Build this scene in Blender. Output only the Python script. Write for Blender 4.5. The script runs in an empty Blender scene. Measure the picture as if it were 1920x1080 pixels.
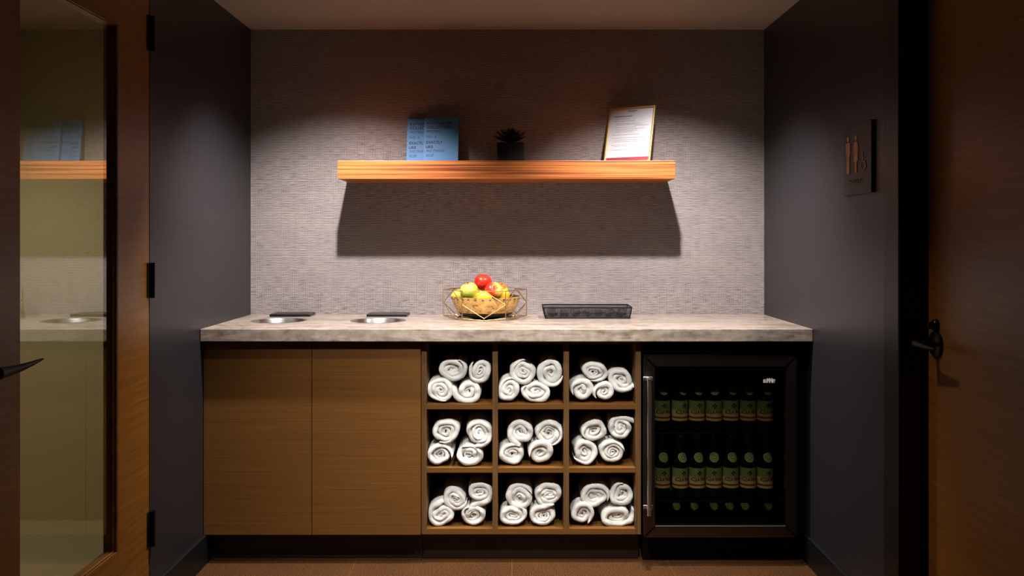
import bpy, bmesh, math, random
from mathutils import Vector, Matrix, noise
PI = math.pi
S = bpy.context.scene
COL = S.collection

# ------------------------------------------------------------------ camera
F = 1634.0; EYE = 1.239; VX, VY = 960.0, 448.0
cam_d = bpy.data.cameras.new('camera'); cam = bpy.data.objects.new('camera', cam_d); COL.objects.link(cam)
cam.location = (0, 0, EYE); cam.rotation_euler = (PI/2, 0, 0)
cam_d.sensor_width = 36; cam_d.lens = 36*F/1920; cam_d.shift_y = -(540-VY)/1920
cam_d.clip_start = .02
S.camera = cam
S.view_settings.view_transform = 'Standard'; S.view_settings.look = 'None'
S.view_settings.gamma = 1; S.view_settings.use_curve_mapping = False
S.view_settings.exposure = 0.0
# ------------------------------------------------------------------ world
W = bpy.data.worlds.new('world'); S.world = W; W.use_nodes = True
W.node_tree.nodes['Background'].inputs[0].default_value = (.9, .8, .7, 1)
W.node_tree.nodes['Background'].inputs[1].default_value = 0.02
# ------------------------------------------------------------------ lights
def spot(name, loc, target, power, color, half, blend, radius=.02):
    d = bpy.data.lights.new(name, 'SPOT'); o = bpy.data.objects.new(name, d); COL.objects.link(o)
    d.energy = power; d.color = color; d.spot_size = 2*math.radians(half); d.spot_blend = blend; d.shadow_soft_size = radius
    o.location = loc; v = Vector(target)-Vector(loc); o.rotation_euler = v.to_track_quat('-Z', 'Y').to_euler()
    return o
def area(name, loc, target, power, color, sx, sy, spread=PI):
    d = bpy.data.lights.new(name, 'AREA'); o = bpy.data.objects.new(name, d); COL.objects.link(o)
    d.shape = 'RECTANGLE'; d.size = sx; d.size_y = sy; d.energy = power; d.color = color; d.spread = spread
    o.location = loc; v = Vector(target)-Vector(loc); o.rotation_euler = v.to_track_quat('-Z', 'Y').to_euler()
    return o
COOL = (1, .935, .915); WARM = (1, .72, .42)
spot('downlight_wall_left', (-.605, 3.084, 2.165), (-.72, 3.52, .90), 188, COOL, 48.5, 1.0)
spot('downlight_wall_right', (.52, 3.084, 2.165), (.63, 3.52, .90), 188, COOL, 48.5, 1.0)
spot('downlight_hall_left', (-.40, 2.64, 2.165), (-.42, 2.76, 0), 62, (1, .92, .80), 44, 1, .035)
spot('downlight_hall_right', (.40, 2.64, 2.165), (.42, 2.76, 0), 62, (1, .92, .80), 44, 1, .035)
spot('downlight_hall_far_left', (-.30, 1.95, 2.165), (-.20, 3.3, .30), 122, (1, .95, .88), 30, 1, .035)
spot('downlight_hall_far_right', (.35, 1.95, 2.165), (.25, 3.3, .30), 112, (1, .95, .88), 27, 1, .035)

# ------------------------------------------------------------------ helpers
def tag(o, label=None, cat=None, group=None, kind=None):
    if label: o['label'] = label
    if cat: o['category'] = cat
    if group: o['group'] = group
    if kind: o['kind'] = kind
    return o
def empty(name, loc, label=None, cat=None, group=None, rz=0):
    o = bpy.data.objects.new(name, None); COL.objects.link(o); o.location = loc; o.rotation_euler = (0, 0, rz)
    o.empty_display_size = .03
    return tag(o, label, cat, group)
def obj(name, bm, mat, parent=None, smooth=None, loc=None):
    """link a bmesh as ONE object; smooth = auto smooth angle in degrees, None = flat"""
    me = bpy.data.meshes.new(name)
    bmesh.ops.recalc_face_normals(bm, faces=bm.faces)
    if smooth is not None:
        for f in bm.faces: f.smooth = True
        for e in bm.edges:
            if len(e.link_faces) == 2 and e.calc_face_angle(0) > math.radians(smooth): e.smooth = False
    bm.to_mesh(me); bm.free()
    for m in (mat if isinstance(mat, (list, tuple)) else [mat]): me.materials.append(m)
    o = bpy.data.objects.new(name, me); COL.objects.link(o)
    if parent: o.parent = parent
    if loc: o.location = loc
    return o
def struct(name, bm, mat, parent=None, smooth=None):
    o = obj(name, bm, mat, parent, smooth)
    if not parent: o['kind'] = 'structure'
    return o
def B(): return bmesh.new()
def box(bm, x0, x1, y0, y1, z0, z1, bev=0, seg=2, mi=0):
    t = bmesh.new()
    v = [t.verts.new((x, y, z)) for x in (x0, x1) for y in (y0, y1) for z in (z0, z1)]
    for q in ((0,1,3,2), (4,6,7,5), (0,4,5,1), (2,3,7,6), (0,2,6,4), (1,5,7,3)): t.faces.new([v[i] for i in q])
    if bev: bmesh.ops.bevel(t, geom=list(t.edges), offset=bev, segments=seg, affect='EDGES', profile=.5)
    for f in t.faces: f.material_index = mi
    me = bpy.data.meshes.new('t'); t.to_mesh(me); t.free(); bm.from_mesh(me); bpy.data.meshes.remove(me)
    return bm
def tube(bm, pts, r, n=10, caps=True):
    """tube along pts; r number or list"""
    pts = [Vector(p) for p in pts]; rings = []
    rr = r if isinstance(r, (list, tuple)) else [r]*len(pts)
    up = None
    for i, p in enumerate(pts):
        d = (pts[min(i+1, len(pts)-1)]-pts[max(i-1, 0)]).normalized()
        if up is None:
            up = Vector((0, 0, 1)) if abs(d.z) < .9 else Vector((1, 0, 0))
        a = d.cross(up).normalized(); b = a.cross(d).normalized(); up = b
        rings.append([bm.verts.new(p+(a*math.cos(2*PI*k/n)+b*math.sin(2*PI*k/n))*rr[i]) for k in range(n)])
    for i in range(len(rings)-1):
        for k in range(n): bm.faces.new((rings[i][k], rings[i][(k+1) % n], rings[i+1][(k+1) % n], rings[i+1][k]))
    if caps:
        bm.faces.new(rings[0][::-1]); bm.faces.new(rings[-1])
    return bm
def lathe(bm, prof, n=32, c=(0, 0, 0), axis='z', close=True):
    """prof = [(r, h)...] revolve about axis through c"""
    rings = []
    for r, h in prof:
        if r < 1e-6:
            rings.append([pt(0, 0, h, c, axis, bm)])
        else:
            rings.append([pt(r*math.cos(2*PI*k/n), r*math.sin(2*PI*k/n), h, c, axis, bm) for k in range(n)])
    for a, b in zip(rings, rings[1:]):
        for k in range(n):
            if len(a) == 1 and len(b) == 1: break
            if len(a) == 1: bm.faces.new((a[0], b[(k+1) % n], b[k]))
            elif len(b) == 1: bm.faces.new((a[k], a[(k+1) % n], b[0]))
            else: bm.faces.new((a[k], a[(k+1) % n], b[(k+1) % n], b[k]))
    return bm
def pt(x, y, h, c, axis, bm):
    if axis == 'z': p = (x, y, h)
    elif axis == 'x': p = (h, x, y)
    else: p = (x, h, y)
    return bm.verts.new((c[0]+p[0], c[1]+p[1], c[2]+p[2]))
def prism(bm, poly, fn, depth):
    """poly = 2D outline; fn(u,v,w) -> 3D; extruded 0..depth"""
    a = [bm.verts.new(fn(u, v, 0)) for u, v in poly]; b = [bm.verts.new(fn(u, v, depth)) for u, v in poly]
    bm.faces.new(a); bm.faces.new(b[::-1])
    for i in range(len(poly)):
        j = (i+1) % len(poly); bm.faces.new((a[i], b[i], b[j], a[j]))
    return bm
def text_mesh(txt, size, shear=0, bold=0, extrude=0, align='LEFT', spacing=1.0):
    cu = bpy.data.curves.new('t', 'FONT'); cu.body = txt; cu.size = size; cu.shear = shear; cu.offset = bold
    cu.extrude = extrude; cu.align_x = align; cu.space_character = spacing; cu.resolution_u = 3
    o = bpy.data.objects.new('t', cu); COL.objects.link(o)
    bpy.context.view_layer.update()
    me = bpy.data.meshes.new_from_object(o.evaluated_get(bpy.context.evaluated_depsgraph_get()))
    bpy.data.objects.remove(o); bpy.data.curves.remove(cu)
    bm = bmesh.new(); bm.from_mesh(me); bpy.data.meshes.remove(me)
    return bm
def merge(dst, src, fn=None):
    if fn:
        for v in src.verts: v.co = fn(v.co)
    me = bpy.data.meshes.new('t'); src.to_mesh(me); src.free(); dst.from_mesh(me); bpy.data.meshes.remove(me)
def PX(px, Y): return (px-VX)*Y/F
def PZ(py, Y): return EYE-(py-VY)*Y/F

# ------------------------------------------------------------------ materials
def srgb(r, g, b):
    f = lambda c: (c/255/12.92) if c/255 <= .04045 else ((c/255+.055)/1.055)**2.4
    return (f(r), f(g), f(b), 1)
class NT:
    def __init__(s, name):
        s.m = bpy.data.materials.new(name); s.m.use_nodes = True; s.t = s.m.node_tree; s.n = s.t.nodes; s.l = s.t.links
        s.b = s.n['Principled BSDF']; s.out = s.n['Material Output']
    def node(s, ty, **kw):
        n = s.n.new(ty)
        for k, v in kw.items():
            if k.startswith('i_'):
                key = k[2:]; key = int(key) if key.isdigit() else key.replace('_', ' ')
                n.inputs[key].default_value = v
            else: setattr(n, k, v)
        return n
    def link(s, a, b): s.l.new(a, b)
    def coords(s, scale=(1, 1, 1), rot=(0, 0, 0)):
        tc = s.node('ShaderNodeTexCoord'); mp = s.node('ShaderNodeMapping')
        mp.inputs['Scale'].default_value = scale; mp.inputs['Rotation'].default_value = rot
        s.link(tc.outputs['Object'], mp.inputs[0]); return mp.outputs[0]
    def noise(s, vec, scale, detail=3, rough=.5, dist=0):
        n = s.node('ShaderNodeTexNoise', i_Scale=scale, i_Detail=detail, i_Roughness=rough, i_Distortion=dist)
        s.link(vec, n.inputs['Vector']); return n.outputs['Fac']
    def ramp(s, fac, stops):
        n = s.node('ShaderNodeValToRGB'); cr = n.color_ramp
        while len(cr.elements) < len(stops): cr.elements.new(.5)
        for e, (p, c) in zip(cr.elements, stops): e.position = p; e.color = c
        s.link(fac, n.inputs[0]); return n.outputs[0]
    def math(s, op, a, b=None, c=None):
        n = s.node('ShaderNodeMath', operation=op)
        for i, x in enumerate((a, b, c)):
            if x is None: continue
            if isinstance(x, (int, float)): n.inputs[i].default_value = x
            else: s.link(x, n.inputs[i])
        return n.outputs[0]
    def mix(s, fac, a, b, bt='MIX'):
        n = s.node('ShaderNodeMix', data_type='RGBA', blend_type=bt)
        for i, x in ((0, fac), (6, a), (7, b)):
            if isinstance(x, (int, float, tuple)): n.inputs[i].default_value = x
            else: s.link(x, n.inputs[i])
        return n.outputs[2]
    def bump(s, h, strength, dist=.001):
        n = s.node('ShaderNodeBump', i_Strength=strength, i_Distance=dist); s.link(h, n.inputs['Height'])
        s.link(n.outputs[0], s.b.inputs['Normal'])
    def set(s, **kw):
        for k, v in kw.items(): s.b.inputs[k.replace('_', ' ')].default_value = v
        return s
def plain(name, c, rough=.5, metal=0, spec=.5, bump=0, bscale=400, **kw):
    s = NT(name); s.set(Base_Color=c, Roughness=rough, Metallic=metal); s.b.inputs['Specular IOR Level'].default_value = spec
    v = s.coords(); n = s.noise(v, bscale, 2)
    col = s.mix(n, tuple(x*.9 for x in c[:3])+(1,), tuple(min(1, x*1.1) for x in c[:3])+(1,)); s.link(col, s.b.inputs['Base Color'])
    if bump: s.bump(n, bump)
    for k, x in kw.items(): s.b.inputs[k.replace('_', ' ')].default_value = x
    return s.m
def wood(name, c0, c1, c2, sc=(3, 60, 160), rough=.45, contrast=(.3, .5, .7), dist=.3, fine=.35, coat=0):
    """grain runs along the axis of the smallest scale"""
    s = NT(name); v = s.coords(sc)
    n = s.noise(v, 1, 5, .6, dist)
    col = s.ramp(n, [(contrast[0], c0), (contrast[1], c1), (contrast[2], c2)])
    v2 = s.coords(tuple(x*4 for x in sc)); n2 = s.noise(v2, 1, 3, .7)
    dk = s.ramp(n2, [(.35, (.55, .5, .45, 1)), (.55, (1, 1, 1, 1))])
    col = s.mix(fine, col, dk, 'MULTIPLY')
    s.link(col, s.b.inputs['Base Color']); s.set(Roughness=rough); s.bump(n2, .15, .0005)
    if coat: s.b.inputs['Coat Weight'].default_value = coat; s.b.inputs['Coat Roughness'].default_value = .25
    return s.m

def m_weave():
    s = NT('woven_grasscloth')
    tc = s.node('ShaderNodeTexCoord'); sp = s.node('ShaderNodeSeparateXYZ'); s.link(tc.outputs['Object'], sp.inputs[0])
    x, z = sp.outputs[0], sp.outputs[2]
    wob = s.noise(s.coords((6, 6, 40)), 1, 3)
    P = .0056
    wx = s.math('SINE', s.math('ADD', s.math('MULTIPLY', x, 2*PI/P), s.math('MULTIPLY', wob, 3)))
    wz = s.math('SINE', s.math('ADD', s.math('MULTIPLY', z, 2*PI/.0060), s.math('MULTIPLY', wob, 4)))
    wx = s.math('MULTIPLY_ADD', wx, .5, .5); wz = s.math('MULTIPLY_ADD', wz, .5, .5)
    strk = s.noise(s.coords((26, 26, 330)), 1, 4, .65)      # long horizontal streaks
    slub = s.noise(s.coords((60, 60, 330)), 1, 2, .6)
    broad = s.noise(s.coords((3, 3, 14)), 1, 3, .6)
    gap = s.math('MULTIPLY', wx, wz)
    gap = s.math('MULTIPLY', gap, s.math('MULTIPLY_ADD', slub, 2.0, .35))
    gap = s.math('ADD', gap, s.math('MULTIPLY', s.math('SUBTRACT', .52, strk), 2.0))
    gap = s.ramp(gap, [(.02, (0, 0, 0, 1)), (.75, (1, 1, 1, 1))])
    thread = s.mix(s.ramp(broad, [(.35, (0, 0, 0, 1)), (.65, (1, 1, 1, 1))]), srgb(176, 166, 166), srgb(186, 175, 170))
    col = s.mix(gap, thread, srgb(64, 54, 52))
    s.link(col, s.b.inputs['Base Color']); s.set(Roughness=.8); s.b.inputs['Specular IOR Level'].default_value = .25
    s.bump(s.math('SUBTRACT', 1, gap), .35, .0012)
    return s.m
def m_stone():
    s = NT('quartzite')
    a = s.noise(s.coords((3, 9, 22), (0, .8, .5)), 1, 6, .6, .8)
    b = s.noise(s.coords((30, 30, 30)), 1, 4, .6)
    col = s.ramp(a, [(.28, srgb(86, 72, 58)), (.42, srgb(142, 126, 112)), (.50, srgb(160, 146, 134)), (.58, srgb(112, 96, 80)), (.75, srgb(172, 158, 148))])
    col = s.mix(.25, col, s.ramp(b, [(.3, srgb(120, 100, 80)), (.7, srgb(235, 225, 215))]))
    s.link(col, s.b.inputs['Base Color']); s.set(Roughness=.28)
    return s.m
def m_floor():
    s = NT('cork_floor'); n = s.noise(s.coords((230, 230, 230)), 1, 3, .6); n2 = s.noise(s.coords((6, 6, 6)), 1, 3)
    col = s.ramp(n, [(.3, srgb(22, 10, 2)), (.5, srgb(60, 34, 8)), (.7, srgb(128, 82, 30))])
    col = s.mix(.3, col, s.ramp(n2, [(.3, srgb(38, 20, 5)), (.7, srgb(72, 42, 12))]))
    # seams between tiles
    br = s.node('ShaderNodeTexBrick', i_Scale=1.0, i_Mortar_Size=.0025, i_Mortar_Smooth=.2); br.offset = 0
    br.inputs['Brick Width'].default_value = .6; br.inputs['Row Height'].default_value = .6
    mp = s.coords(); s.link(mp, br.inputs['Vector'])
    col = s.mix(s.math('MULTIPLY', br.outputs['Fac'], .10), col, srgb(170, 110, 50))
    s.link(col, s.b.inputs['Base Color']); s.set(Roughness=.8); s.b.inputs['Specular IOR Level'].default_value = .2; s.bump(n, .4, .001)
    return s.m
def m_towel():
    s = NT('terry_cloth'); n = s.noise(s.coords((420, 420, 420)), 1, 2, .6); n2 = s.noise(s.coords((60, 60, 60)), 1, 2)
    col = s.mix(n, srgb(226, 226, 222), srgb(250, 250, 248)); s.link(col, s.b.inputs['Base Color'])
    s.set(Roughness=.95); s.b.inputs['Specular IOR Level'].default_value = .1
    s.b.inputs['Sheen Weight'].default_value = .3
    h = s.math('ADD', n, s.math('MULTIPLY', n2, .8)); s.bump(h, .9, .0028)
    return s.m
def m_glass(name, tint, refl, rough=.0):
    s = NT(name); s.n.remove(s.b)
    tr = s.node('ShaderNodeBsdfTransparent'); tr.inputs[0].default_value = tint
    gl = s.node('ShaderNodeBsdfGlossy'); gl.inputs['Roughness'].default_value = rough
    mx = s.node('ShaderNodeMixShader'); fr = s.node('ShaderNodeFresnel'); fr.inputs[0].default_value = 1.5
    ge = s.node('ShaderNodeNewGeometry'); f = s.math('ADD', fr.outputs[0], refl)     # only the outer face reflects
    f = s.math('MULTIPLY', f, s.math('SUBTRACT', 1, ge.outputs['Backfacing'])); s.link(f, mx.inputs[0])
    s.link(tr.outputs[0], mx.inputs[1]); s.link(gl.outputs[0], mx.inputs[2]); s.link(mx.outputs[0], s.out.inputs[0])
    return s.m
M = {}
M['weave'] = m_weave(); M['stone'] = m_stone(); M['floor'] = m_floor(); M['towel'] = m_towel()
M['paint'] = plain('charcoal_paint', srgb(40, 38, 41), .42, bump=.05, bscale=150)
M['ceiling'] = plain('ceiling_paint', srgb(164, 149, 132), .8)
M['base'] = plain('black_vinyl', srgb(14, 14, 15), .45)
M['blackmetal'] = plain('black_frame_paint', srgb(13, 13, 14), .45)
M['bronze'] = plain('oil_rubbed_bronze', srgb(22, 18, 16), .35, .6)
M['black'] = plain('black_laminate', srgb(10, 10, 10), .6, spec=.2)
M['cab'] = wood('oak_veneer', srgb(94, 60, 19), srgb(108, 70, 25), srgb(118, 79, 31), (2.5, 150, 400), .5)
M['cabv'] = wood('oak_edge_vertical', srgb(88, 60, 30), srgb(102, 72, 38), srgb(114, 82, 46), (130, 70, 2.5), .5)
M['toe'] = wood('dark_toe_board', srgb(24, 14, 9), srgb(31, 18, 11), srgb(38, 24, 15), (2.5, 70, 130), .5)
M['shelf'] = wood('zebra_wood', srgb(112, 50, 18), srgb(186, 104, 48), srgb(210, 132, 68), (1.2, 70, 150), .42, (.36, .5, .62), .2, .5)
M['door'] = wood('oak_door_veneer', srgb(118, 74, 20), srgb(130, 82, 25), srgb(142, 92, 32), (30, 3, 90), .38, dist=.2, fine=.3, coat=0)
M['steel'] = plain('brushed_steel', srgb(200, 198, 194), .30, 1.0)
M['darksteel'] = plain('dark_stainless', srgb(96, 90, 86), .3, 1.0)
M['brass'] = plain('brass_wire', srgb(205, 165, 110), .3, .9)
M['mirrorglass'] = m_glass('coated_glass', (.80, .79, .70, 1), .20)
M['fridgeglass'] = m_glass('tinted_glass', (.64, .65, .59, 1), -.035, .02)
M['white'] = plain('white_print', srgb(225, 225, 225), .5)
M['black_plastic'] = plain('black_plastic', srgb(16, 15, 16), .35)
M['room'] = plain('pale_room_paint', srgb(204, 194, 160), .9)

# ------------------------------------------------------------------ structure
XL, XR, YB, ZC = -1.175, 1.134, 3.92, 2.18
YF = -1.2
struct('floor', box(B(), -2.6, 1.9, YF-.1, YB+.1, -.1, 0), M['floor'])
struct('ceiling', box(B(), -2.6, 1.9, YF-.1, YB+.1, ZC, ZC+.1), M['ceiling'])
struct('wall_back', box(B(), XL-.12, XR+.12, YB, YB+.1, 0, ZC), M['weave'])
struct('wall_front', box(B(), -2.6, 1.9, YF-.1, YF, 0, ZC), M['paint'])
DL0, DL1 = 1.82, 2.826          # left door opening
b = B(); box(b, XL-.12, XL, DL1, YB, 0, ZC); box(b, XL-.12, XL, YF, DL0, 0, ZC); box(b, XL-.12, XL, DL0, DL1, 2.12, ZC)
struct('wall_left', b, M['paint'])
DR0, DR1 = 1.50, 2.632          # right door opening (outside of the frame)
b = B(); box(b, XR, XR+.12, DR1, YB, 0, ZC); box(b, XR, XR+.12, YF, DR0, 0, ZC); box(b, XR, XR+.12, DR0, DR1, 2.14, ZC)
struct('wall_right', b, M['paint'])
# room seen through the glass door
b = B(); box(b, -2.4, -2.3, .6, YB, 0, ZC); box(b, -2.3, XL-.125, YB-.1, YB, 0, ZC); box(b, -2.3, XL-.125, .6, .7, 0, ZC)
struct('wall_side_room', b, M['room'])
struct('floor_side_room', box(B(), -2.3, XL-.13, .7, YB-.1, .0005, .006), M['room'])
area('side_room_fill', (-2.0, 3.1, 1.62), (-2.05, 3.35, 0), 5.6, (1, .92, .78), .4, .4)  # unseen fill light, added to give the door glass its milky tone
# baseboards
b = B(); box(b, XL, XL+.012, DL1+.02, 3.38, 0, .112, .002); struct('baseboard_left', b, M['base'])
b = B(); box(b, XR-.012, XR, DR1+.004, 3.37, 0, .105, .002); struct('baseboard_right', b, M['base'])

# ------------------------------------------------------------------ right door with its black frame
b = B()
for (y0, y1) in ((2.53, DR1), (DR0, 1.60)):
    box(b, XR-.012, XR+.10, y0, y1, 0, 2.14, .004)
box(b, XR-.012, XR+.10, 1.60, 2.53, 2.06, 2.14, .003)
box(b, 1.205, 1.245, 2.515, 2.53, 0, 2.06, .002)
struct('trim_1', b, M['blackmetal'])
XD = 1.200
b = B(); box(b, XD, XD+.045, 1.605, 2.512, .008, 2.055, .002)
door2 = struct('door_2', b, M['door'])
def lever(parent, x, y, z, sx, L, ysgn, mat, rise=0.0):
    """lever handle: x = door face, sx = into the room, ysgn = direction of the lever"""
    r = lathe(B(), [(0, .010), (.030, .010), (.036, .007), (.038, 0), (0, 0)], 32, (0, 0, 0), 'x')
    for v in r.verts: v.co.x *= sx
    h = obj('rosette', r, mat, parent, 40, (x, y, z))
    b = B()
    tube(b, [(sx*.008, 0, 0), (sx*.045, 0, 0), (sx*.055, ysgn*.004, 0)], [.011, .010, .011], 14)
    n = 14; rings = []
    for i in range(n+1):
        t = i/n; yy = ysgn*(-.010+t*(L+.010)); hh = .0115*(1-t)**.8+.0022; ww = .006*(1-t)+.004
        zz = rise*(t**1.5)-.002*math.sin(t*PI)
        rings.append([b.verts.new((sx*(.056)+ww*math.cos(2*PI*k/12), yy, zz+hh*math.sin(2*PI*k/12))) for k in range(12)])
    for i in range(n):
        for k in range(12): b.faces.new((rings[i][k], rings[i][(k+1) % 12], rings[i+1][(k+1) % 12], rings[i+1][k]))
    b.faces.new(rings[0]); b.faces.new(rings[-1])
    obj('lever', b, mat, h, 50)
    return h
lever(door2, XD, 2.462, .941, -1, .105, -1, M['bronze'], .0)
b = lathe(B(), [(0, -.012), (.013, -.012), (.017, -.008), (.018, 0), (0, 0)], 24, (XD, 2.462, .995), 'x')
box(b, XD-.026, XD-.010, 2.459, 2.465, .985, 1.005, .002)
obj('thumb_turn', b, M['bronze'], door2, 40)

# ------------------------------------------------------------------ left glass door
door1 = B()
T = .044; gz0, gz1, gy0, gy1 = .303, 1.878, 2.08, 2.598
x0, x1 = XL-T, XL
box(door1, x0, x1, gy1, DL1-.004, .008, 2.115, .0015)
box(door1, x0, x1, DL0+.004, gy0, .008, 2.115, .0015)
box(door1, x0, x1, gy0, gy1, .008, gz0, .0)
box(door1, x0, x1, gy0, gy1, gz1, 2.115, .0)
door1 = struct('door_1', door1, M['door'])
XG = XL-.017
b = B(); box(b, XG-.006, XG, gy0+.001, gy1-.001, gz0+.001, gz1-.001)
obj('glass_pane', b, M['mirrorglass'], door1)
b = B(); w = .010
def bead(b, xa, xb, w):
    box(b, xa, xb, gy1-w, gy1-.0002, gz0, gz1, .001); box(b, xa, xb, gy0+.0002, gy0+w, gz0, gz1, .001)
    box(b, xa, xb, gy0+w, gy1-w, gz0+.0002, gz0+w, .001); box(b, xa, xb, gy0+w, gy1-w, gz1-w, gz1-.0002, .001)
bead(b, XG+.0005, XG+.008, .006)
bead(b, XG+.0105, XL-.001, .004)
obj('glazing_bead', b, wood('oak_bead', srgb(96, 58, 22), srgb(128, 82, 36), srgb(150, 100, 48), (40, 3, 24), .35), door1)
for hz in (1.904, 1.105, .300):
    b = B()
    tube(b, [(XL+.009, DL1+.001, hz-.057), (XL+.009, DL1+.001, hz+.057)], .0085, 16)
    for k in (-.034, -.011, .011, .034): tube(b, [(XL+.009, DL1+.001, hz+k-.0006), (XL+.009, DL1+.001, hz+k+.0006)], .0088, 16)
    box(b, XL-.001, XL+.0035, DL1-.022, DL1+.001, hz-.056, hz+.056, .0005)
    box(b, XL-.001, XL+.0035, DL1+.001, DL1+.018, hz-.056, hz+.056, .0005)
    obj('hinge', b, M['bronze'], door1, 40)
lever(door1, XL, 1.912, .945, 1, .165, 1, M['bronze'], .008)
b = lathe(B(), [(0, .012), (.020, .012), (.024, .008), (.026, 0), (0, 0)], 24, (XL, 1.905, 1.00), 'x')
box(b, XL+.010, XL+.030, 1.901, 1.909, .985, 1.015, .002)
obj('thumb_turn', b, M['bronze'], door1, 40)
b = B(); box(b, XL-.118, XL-.002, DL1-.003, DL1-.0002, 0, 2.12); struct('trim_2', b, M['blackmetal'])

# ------------------------------------------------------------------ countertop with two round cutouts
CF, CT, CB = 3.28, .900, .852
HOLES = [(-.9665, 3.616), (-.5555, 3.616)]; HR = .111
b = B(); box(b, XL+.001, XR-.001, CF, YB-.001, CB, CT, .0025, 2)
ct = obj('countertop', b, M['stone'])
cb = B()
for hx, hy in HOLES: lathe(cb, [(0, CB-.05), (HR, CB-.05), (HR, CT+.05), (0, CT+.05)], 64, (hx, hy, 0))
cut = obj('cutter', cb, M['stone'])
md = ct.modifiers.new('cut', 'BOOLEAN'); md.object = cut; md.operation = 'DIFFERENCE'; md.solver = 'EXACT'
bpy.context.view_layer.update()
me = bpy.data.meshes.new_from_object(ct.evaluated_get(bpy.context.evaluated_depsgraph_get()))
ct.modifiers.clear(); ct.data = me; bpy.data.objects.remove(cut)
tag(ct, 'long beige veined stone countertop running wall to wall under the woven wall', 'countertop')
for i, (hx, hy) in enumerate(HOLES):
    b = lathe(B(), [(HR-.003, CB-.16), (HR-.003, CT-.001), (HR-.0005, CT+.0012), (HR+.004, CT+.0012), (HR+.004, CT+.0002)], 64, (hx, hy, 0))
    o = obj('disposal_ring', b, M['steel'], None, 60)
    tag(o, ('round steel disposal opening in the counter, nearer the left wall', 'round steel disposal opening in the counter, nearer the fruit basket')[i], 'disposal opening', 'steel openings in the counter')
for i, (xa, xb) in enumerate(((-1.0565, -.880), (-.634, -.4585))):
    b = B(); box(b, xa, xb, 3.795, 3.905, CT+.0005, CT+.011, .002)
    for a in range(14):
        for c in range(6):
            lathe(b, [(.0022, .0109), (.0016, .0116), (0, .0118)], 6, (xa+.015+a*(xb-xa-.03)/13, 3.808+c*.0165, CT))
    tag(obj('counter_mat', b, M['black_plastic']), ('dark slab lying against the wall behind the left steel opening', 'dark slab lying against the wall behind the right steel opening')[i], 'mat', 'dark slabs on the counter')

# ------------------------------------------------------------------ closed cabinet
FC = 3.315
cab = empty('base_cabinet', (-.762, 3.6, 0), 'oak base cabinet with two plain doors, left of the towel cubbies', 'cabinet')
def P(o): # keep world placement under an empty without rotation
    o.location = Vector(o.location)-Vector(o.parent.location); return o
b = B(); box(b, XL+.001, XL+.019, FC+.020, YB-.005, .113, CB-.001); box(b, -.3635, -.3455, FC+.020, YB-.005, .113, CB-.001)
box(b, XL+.019, -.3635, FC+.020, YB-.005, .113, .131); box(b, XL+.019, -.3635, YB-.015, YB-.005, .131, CB-.001); P(obj('carcass', b, M['cab'], cab))
b = B(); box(b, XL+.002, -.7635, FC, FC+.0195, .113, CB-.006, .0008); P(obj('door', b, M['cab'], cab))
b = B(); box(b, -.7610, -.3475, FC, FC+.0195, .113, CB-.006, .0008); P(obj('door', b, M['cab'], cab))
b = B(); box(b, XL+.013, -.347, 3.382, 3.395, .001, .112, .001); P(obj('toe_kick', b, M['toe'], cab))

# ------------------------------------------------------------------ towel cubby unit
FU = 3.325
cub = empty('towel_cubby', (.077, 3.6, 0), 'open oak nine-hole shelf unit holding rolled towels', 'shelving')
ux = [PX(790.5, FU), PX(799.8, FU), PX(923.4, FU), PX(933.4, FU), PX(1056.8, FU), PX(1066.8, FU), PX(1191.5, FU), PX(1202, FU)]
uz = [.112, .133, .347, .365, .589, .607, .837, CB-.001]
BK = 3.78
b = B(); box(b, ux[0]+.001, ux[1], FU, BK, uz[0], uz[7]); P(obj('side_panel', b, M['cabv'], cub))
b = B(); box(b, ux[6], ux[7]-.001, FU, BK, uz[0], uz[7]); P(obj('side_panel', b, M['cabv'], cub))
for k in (2, 4):
    b = B(); box(b, ux[k], ux[k+1], FU, BK, uz[1], uz[6]); P(obj('divider', b, M['cabv'], cub))
for i, (a, c, d) in enumerate(((0, 1, 'bottom_panel'), (6, 7, 'top_panel'))):
    b = B(); box(b, ux[1], ux[6], FU, BK, uz[a], uz[c]); P(obj(d, b, M['cab'], cub))
for (a, c) in ((2, 3), (4, 5)):
    for j in (1, 3, 5):
        b = B(); box(b, ux[j], ux[j+1], FU+.001, BK, uz[a], uz[c]); P(obj('shelf', b, M['cab'], cub))
b = B(); box(b, ux[0]+.001, ux[7]-.001, BK+.0002, BK+.01, uz[0], uz[7]); P(obj('back_panel', b, M['black'], cub))
b = B(); box(b, ux[0]+.001, ux[7]-.003, 3.378, 3.395, .001, .111, .001); P(obj('toe_kick', b, M['toe'], cub))

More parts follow.
